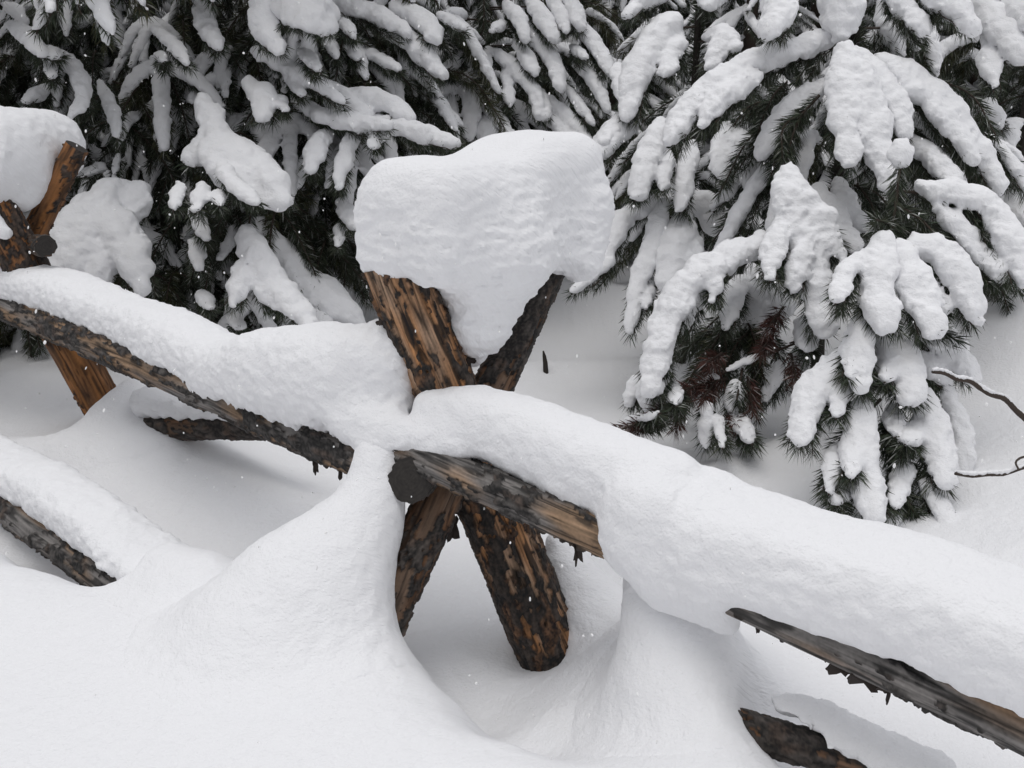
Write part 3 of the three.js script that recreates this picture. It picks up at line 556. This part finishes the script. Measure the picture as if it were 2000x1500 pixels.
bough(T2, 4.25, [['1436,752 1430,800', 13, 17, 0, 0, { loose: 1 }], ['1440,815 1466,860', 12, 14]]);
bough(T2, 4.35, [['1522,716 1494,776', 12, 15, 0, 0, { loose: 1 }]]);
bough(T2, 4.35, [['1556,690 1574,760', 13, 13, 0, 0, { loose: 1 }], ['1568,628 1580,680', 16, 18]]);
{ // dead branch with red-brown needles
  const red = (s) => [s, 3, 3, 0, -0.1, { snow: false, tint: rnd() < 0.85 ? RED : GREEN }];
  const b = bough(T2, 4.3, [['1640,640 1585,660 1540,676 1448,714 1400,735', 3, 3, 0.1, 0, { snow: false, needles: false }], red('1410,690 1385,705'), red('1420,740 1370,750 1340,760'), red('1450,720 1440,775'), red('1460,735 1470,800'), red('1400,740 1375,775'), red('1510,655 1490,680'), red('1530,600 1500,640'), red('1545,690 1555,740'), red('1310,785 1285,800'), red('1260,822 1215,838'), red('1440,800 1435,825'), red('1330,765 1320,830'), ['1480,696 1420,722', 6, 6, -0.02, -0.04, { needles: false }], ['1395,738 1370,748', 10, 9, 0, 0, { needles: false }], ['1570,656 1550,666', 6, 5, 0, 0, { needles: false }]]);
  b.userData.label = 'dead branch with red-brown needles';
}
trunkBrush(T2, 0.9, 2.3, NEAR); fill(T2, 1480, 60, 1780, 420, 4.7, 5.0, 14, 0.35); fill(T2, 1380, 560, 1560, 680, 4.45, 4.7, 5, 0.4); fill(T2, 1760, 140, 1900, 330, 4.7, 5.0, 6, 0.4);

// slender pine left of it
const T3 = pine(1352, 5.5, 0.03, 3.4, 'slender pine with narrow hanging boughs just right of the large snow cap');
bough(T3, 5.2, [['1310,42 1262,98 1238,160 1224,226', 24, 27], ['1322,70 1300,146', 16, 19]], MID);
bough(T3, 5.2, [['1384,72 1412,66 1388,130', 14, 20], ['1412,62 1440,92', 16, 16]], MID);
bough(T3, 5.0, [['1290,246 1262,312 1250,380', 20, 24], ['1296,300 1296,366', 16, 14], ['1262,330 1240,385', 14, 14]], MID);
bough(T3, 5.05, [['1348,282 1338,350 1328,408', 14, 17]], MID);
bough(T3, 5.0, [['1420,250 1456,304 1480,384', 20, 22], ['1410,268 1404,310 1416,346', 16, 17]], MID);
bough(T3, 5.0, [['1336,425 1322,490 1306,556', 22, 36], ['1345,460 1364,515', 18, 17]], MID);
bough(T3, 5.3, [['1374,396 1424,460', 26, 30, 0, 0]], MID);
bough(T3, 5.1, [['1300,398 1224,420 1196,470 1170,528 1120,566', 18, 13, 0, -0.2]], MID);
bough(T3, 5.0, [['1295,400 1272,480 1242,568 1230,645', 14, 16], ['1262,540 1262,600', 13, 13]], MID);
bough(T3, 5.2, [['1230,240 1196,264 1168,304', 22, 28]], MID);
bough(T3, 5.2, [['1205,130 1215,170 1232,215', 12, 18], ['1215,230 1180,275', 16, 18]], MID);
bough(T3, 5.3, [['1395,-20 1380,10', 22, 20], ['1300,-20 1250,5 1225,30', 22, 18]], MID);
trunkBrush(T3, 0.9, 2.4, MID); fill(T3, 1240, 20, 1460, 520, 5.4, 5.7, 24, 0.4);

// pine behind the cap, centre
const T4 = pine(945, 6.9, 0.04, 3.6, 'pine with many slim parallel snow fingers directly above the large snow cap');
const b4 = (s) => bough(T4, 6.5, s, MID);
b4([['953,96 946,147 964,194', 9, 12], ['972,104 1013,140 1041,175 1055,226', 12, 17], ['988,136 995,208', 10, 10], ['1055,175 1069,226', 10, 10]]);
b4([['990,10 1013,35 1027,78', 12, 14]]); b4([['1040,5 1060,35 1082,74', 16, 20]]); b4([['1076,-5 1098,30 1104,58', 14, 16]]); b4([['1110,-5 1124,20 1134,54', 14, 17]]);
b4([['1012,82 1044,142', 12, 16]]); b4([['1030,56 1080,119 1094,172', 14, 17]]); b4([['1120,92 1142,112', 9, 12]]); b4([['1132,48 1174,105 1192,142', 14, 18]]); b4([['1126,124 1160,158 1186,214', 12, 14]]); b4([['1108,170 1156,240', 9, 12]]);
b4([['900,152 870,170 845,196 822,232', 12, 14], ['873,180 880,228 885,256', 13, 14], ['898,170 915,182 922,220 915,268', 12, 15], ['926,180 971,228 998,264', 11, 14]]);
b4([['958,232 944,272', 17, 22]]); b4([['1045,200 1104,259 1134,282', 12, 17], ['1066,190 1125,245 1150,282', 12, 16]]); b4([['905,100 880,130 860,142', 9, 14]]); b4([['935,140 910,152', 9, 12]]);
b4([['945,-10 945,40 944,75', 4, 4, 0, 0, { snow: false }], ['950,40 990,60', 4, 4, 0, 0, { snow: false }], ['945,60 910,110', 4, 4, 0, -0.1, { snow: false }]]);
b4([['905,30 870,25', 12, 14], ['985,45 960,60', 8, 10]]);
trunkBrush(T4, 1.2, 2.6, MID); fill(T4, 860, 0, 1200, 270, 6.8, 7.3, 34, 0.5);

// pine that reaches in from the upper left centre
const T6 = pine(560, 6.3, 0.05, 4.2, 'broad pine with long boughs reaching right toward the cap, upper left of centre');
const b6 = (s, d = 5.8) => bough(T6, d, s, MID);
b6([['650,2 740,30 792,64', 18, 22]]); b6([['780,14 838,49 846,74', 20, 24]]); b6([['745,40 817,95 862,146', 20, 24]]); b6([['860,28 906,56', 11, 14]]); b6([['660,58 698,114', 12, 14]]); b6([['715,100 778,134', 11, 13]]);
b6([['596,152 663,185 705,217 724,246', 15, 20], ['672,188 757,200 800,230', 20, 22], ['640,180 660,225', 10, 11]], 5.6);
b6([['596,206 635,227 705,240 755,244', 13, 20], ['745,236 810,256 890,278', 20, 22], ['752,238 729,284', 14, 15], ['700,242 673,308 662,364', 13, 12]], 5.5);
b6([['640,258 620,284 606,330', 12, 20]], 5.5); b6([['668,396 692,442', 13, 15], ['664,440 660,480', 8, 10]], 5.6);
b6([['390,-10 404,52 428,88', 15, 19]], 5.5); b6([['515,-20 516,50 546,95', 22, 22]], 5.3); b6([['590,-10 600,15 608,48', 34, 38], ['560,0 575,45', 28, 22], ['635,20 630,60', 22, 16]], 5.3);
b6([['592,100 625,138', 12, 13]], 5.4); b6([['500,98 560,130 612,157 668,198', 13, 16], ['560,140 590,185', 10, 11]], 5.5); b6([['486,164 518,192 510,228', 18, 25], ['546,190 552,215', 10, 11]], 5.4);
b6([['670,40 690,70', 9, 12], ['640,70 655,110', 9, 12]], 5.7);
fill(T6, 430, 0, 720, 300, 5.7, 6.4, 40, 0.4); fill(T6, 560, 280, 720, 520, 5.8, 6.4, 20, 0.35); fill(T6, 680, 20, 880, 250, 6.0, 6.5, 20, 0.45);

// big dark pine at the left
const T5 = pine(312, 6.2, 0.06, 4.6, 'big dark pine with patchy snow and shaded interior behind the left rail');
const b5 = (s, d = 5.5) => bough(T5, d, s, MID);
b5([['20,46 52,70 84,104', 11, 16], ['110,104 150,140 162,196 140,224', 13, 15], ['98,118 101,152', 9, 11], ['84,100 115,108', 11, 12]], 5.2);
b5([['90,172 50,198', 12, 15]], 5.4); b5([['196,162 220,217 229,266', 9, 12]], 5.4); b5([['304,56 340,88 364,122', 10, 13], ['313,106 318,118', 10, 11]], 5.4);
b5([['10,8 40,30 40,60', 9, 12]]); 
const PAD = { ...MID, k: 0.06 };
const pad = (d, s) => bough(T5, d, s, PAD);
pad(5.3, [['396,192 412,236 420,280', 14, 26, 0, -0.15], ['418,262 470,306 520,345 552,392', 26, 27, -0.08, -0.3], ['412,268 385,300 372,318', 20, 16, -0.1, -0.2], ['440,290 480,345 518,388', 28, 25, -0.15, -0.3], ['420,285 442,330 470,372', 26, 22, -0.15, -0.3]]);
b5([['434,326 452,354 499,394', 14, 15], ['425,375 428,400', 10, 11], ['352,360 339,406', 10, 13], ['398,362 381,410', 11, 13]], 4.95);

pad(5.2, [['212,360 185,410 160,460 150,520', 18, 34, 0, -0.2], ['200,400 235,460 262,510 278,566', 28, 22, -0.05, -0.25], ['195,400 135,450 110,520', 26, 26, -0.02, -0.2], ['275,368 262,400 250,420', 18, 27, 0.05, 0.02], ['190,430 190,500 185,560', 30, 30, -0.05, -0.2], ['220,372 250,390', 22, 24, 0.03, 0.03]]);
b5([['380,404 400,465', 11, 14], ['384,470 389,524', 11, 13]], 5.3);
pad(5.1, [['482,455 508,515 545,565 582,602 604,632', 20, 26, 0, -0.2], ['476,520 456,596', 18, 12, -0.1, -0.2], ['505,510 520,560 540,600', 24, 14, -0.05, -0.15]]);
pad(5.6, [['500,440 560,510 610,565 660,612', 20, 28, 0, 0], ['590,540 650,590 705,632', 26, 26, 0, 0], ['580,560 600,600 640,635', 26, 26, 0, 0]]);
b5([['395,575 410,600', 12, 14], ['455,620 470,640', 10, 12]], 5.2);
b5([['230,300 222,350', 5, 6], ['205,330 160,345', 5, 5]], 5.5);
fill(T5, -60, -20, 480, 300, 5.6, 6.6, 84, 0.46); fill(T5, 60, 290, 600, 640, 5.5, 6.4, 84, 0.4); fill(T5, -80, 560, 60, 700, 5.3, 5.8, 8, 0.2);

// pine at the right edge
const T7 = pine(2010, 5.6, 0.06, 4.0, 'pine cut off by the right frame edge, its low boughs hanging over the snow bank');
const b7 = (s, d = 5.2) => bough(T7, d, s, MID);
b7([['1920,10 1960,60 1994,108', 24, 30], ['1932,76 1940,172', 15, 14]]); b7([['1985,-10 2010,40', 30, 30]]); b7([['1990,240 1970,250 1965,300', 12, 22], ['1930,200 1955,250', 12, 13]], 5.6); b7([['1992,330 1990,370', 12, 18]], 5.3);
b7([['1990,380 2010,440', 24, 26]], 5.0); b7([['1975,440 1990,560', 14, 16]], 5.2);
fill(T7, 1860, 40, 2060, 560, 5.6, 6.2, 34, 0.35); fill(T7, 1870, 500, 2010, 660, 5.2, 5.7, 22, 0.2);

// the crowns go on above the frame and keep the sky off the lower boughs
const HIGH = { ...FAR, per: 420, wid: 0.0045, len: 0.075, cell: 0.026, under: 2 };
for (const [t, x0, x1, d0, d1, n] of [[T5, -350, 640, 4.7, 6.6, 120], [T6, 380, 900, 5.2, 6.8, 50], [T4, 760, 1200, 6.2, 7.4, 20], [T7, 1800, 2250, 5.0, 6.2, 16]]) fill(t, x0, -800, x1, -70, d0, d1, n, 0.7, HIGH);

// ------------------------------------------------------------------ the far trees: four crowns, repeated
function farTree(i, H) {
  const root = new THREE.Group(), N = [], W = [], S = [];
  const kit = [0, 1, 2, 3].map(() => boughGeometry([...Array(3)].map((_, j) => { const a = (j - 1) * 0.55 + rr(-0.15, 0.15), L = rr(0.75, 1), dr = rr(0.35, 0.6); return { pts: [0.15, 0.45, 0.75, 1].map((t) => V(Math.cos(a * t) * L * t, -dr * t * t, Math.sin(a * t) * L * t * 1.2)), r0: 0.035, r1: rr(0.045, 0.068) }; }), V(0, 0, 0), { ...FAR, cell: 0.03, per: 300, wid: 0.006, len: 0.09 }));
  const n = Math.round(H * 13);
  for (let k = 0; k < n; k++) {
    const t = k / n, y = 0.25 + t * (H - 0.4), L = (1 - t) * 0.95 + 0.22, m = new THREE.Matrix4().makeRotationY(k * 2.4 + rr(-0.3, 0.3)).multiply(new THREE.Matrix4().makeScale(L, L * rr(0.8, 1.3), L)); m.setPosition(0, y, 0);
    const g = kit[k % 4]; N.push(g.needles.clone().applyMatrix4(m)); W.push(g.wood.clone().applyMatrix4(m)); S.push(g.snow.clone().applyMatrix4(m));
  }
  W.push(tube([V(0, -0.3, 0), V(0.02, H * 0.5, 0), V(0, H, 0)], (t) => lerp(0.09, 0.02, t), 7));
  obj('trunk', mergeGeometries(W), M.twig, root); obj('crown', mergeGeometries(N), M.needle, root).userData.kind = 'stuff'; obj('snow_load', mergeGeometries(S), M.snow, root);
  root.name = 'conifer'; return root;
}
const kinds = [farTree(0, 4.2), farTree(1, 5.2), farTree(2, 3.4)];
const spots = [[-560, 4.9, 1, 1.15], [760, 8.6, 1, 1], [1010, 9.4, 0, 1], [1180, 8.8, 2, 1], [1290, 9.8, 1, 1], [1440, 7.4, 2, 0.95], [1560, 8.6, 0, 1], [1720, 7.2, 1, 0.9], [1860, 7.6, 0, 1], [2010, 8.4, 1, 1], [620, 9.2, 0, 1.1], [460, 8.4, 1, 1], [240, 8.8, 0, 1.1], [80, 7.8, 1, 1], [-80, 7.2, 0, 1], [880, 11, 1, 1.1], [1110, 11.5, 1, 1.1], [1360, 11.6, 0, 1.2], [1620, 11.2, 1, 1.1], [350, 11.5, 1, 1.2], [120, 11, 0, 1.2], [1500, 10, 2, 1.1], [1230, 13, 1, 1.2], [980, 13, 0, 1.3], [700, 12.5, 1, 1.2], [1800, 11, 1, 1.2], [2000, 11.5, 0, 1.2], [520, 13.5, 0, 1.3], [1460, 14, 1, 1.3], [1700, 14.5, 0, 1.3]];
spots.forEach(([px, d, k, s], i) => {
  const p = at(px, 500, d), o = kinds[k].clone(); o.name = numbered('conifer'); o.position.set(p.x, base(p.x, p.z) - 0.15, p.z); o.rotation.y = i * 1.7; o.scale.setScalar(s); scene.add(o);
  tag(o, 'snow-covered conifer in the forest behind the nearer pines', 'tree', 'conifers of the forest wall behind');
});

// ------------------------------------------------------------------ small things: bare twigs, a stub, falling flakes
function bareTwig(label, parts, d) {
  const p0 = at(...parts[0][0].split(' ')[0].split(',').map(Number), d), root = new THREE.Group(); root.name = numbered('bare_twig'); root.position.copy(p0); scene.add(root); tag(root, label, 'twig');
  const W = []; const F1 = new Field(p0.clone().subScalar(0.5), p0.clone().addScalar(0.6), 0.007); let first = true;
  for (const [s, r0, r1, sn] of parts) {
    const pts = spline(s.split(' ').map((v, i) => at(...v.split(',').map(Number), d - 0.03 * i)), 26);
    W.push(tube(pts, (t) => lerp(r0, r1, t), 8));
    if (sn) for (let i = 0; i < pts.length - 1; i++) { const r = sn * (0.6 + 0.9 * Math.max(0, noise(i * 0.35, s.length, 2) + 0.3)); F1.capsule(pts[i].clone().add(V(0, 0.006 + r * 0.4, 0)), pts[i + 1].clone().add(V(0, 0.006 + r * 0.4, 0)), r, r, first ? 0 : 0.01); first = false; }
  }
  F1.rough((x, y, z) => 0.003 * noise(x * 60, y * 60, z * 60), 0.02);
  const g = mergeGeometries(W), sg = F1.mesh(); for (const q of [g, sg]) q.translate(-p0.x, -p0.y, -p0.z);
  const b = obj('stem', g, M.twig, root); obj('snow_load', sg, M.snow, b);
}
bareTwig('bare dark twig with thin snow poking in from right edge, upper of two', [['2030,842 1985,802 1962,779 1930,768 1893,744 1870,741 1845,729 1822,726', 0.011, 0.006, 0.0065]], 3.4);
bareTwig('bare thin twig with snow lying on it at right edge, lower of two', [['2040,908 1996,914 1960,926 1930,927 1900,930 1866,925', 0.007, 0.005, 0.006], ['2010,890 1992,895 1984,904 1990,918', 0.004, 0.003, 0]], 3.2);
{
  const g = tube([at(1067, 735, 5.75), at(1065, 708, 5.75), at(1063, 695, 5.75), at(1061, 685, 5.75)], (t) => lerp(0.016, 0.004, t * t), 8), c = at(1061, 720, 5.6); g.translate(-c.x, -c.y, -c.z);
  const o = obj('wood_stub', g, M.bark); o.position.copy(c); tag(o, 'tiny dark stub poking out of the smooth snow behind the crossed posts', 'stub');
}
{
  const g = new THREE.IcosahedronGeometry(1, 1), n = 1300, im = new THREE.InstancedMesh(g, M.flakeSnow, n), m = new THREE.Matrix4(), q = new THREE.Quaternion(), e = new THREE.Euler();
  for (let i = 0; i < n; i++) { const d = 1.5 + 5.0 * Math.pow(rnd(), 0.7), s = rr(0.0016, 0.0034); e.set(rr(0, 3), rr(0, 3), rr(-0.3, 0.3)); q.setFromEuler(e); m.compose(at(rr(0, 2000), rr(0, 1500), d), q, V(s * rr(0.7, 1), s * rr(0.8, 2.2), s * rr(0.5, 1))); im.setMatrixAt(i, m); }
  im.name = 'snowflakes'; im.userData.kind = 'stuff'; im.userData.label = 'snowflakes falling through the air'; im.userData.category = 'snowflakes'; scene.add(im);
}
renderer.render(scene, camera);
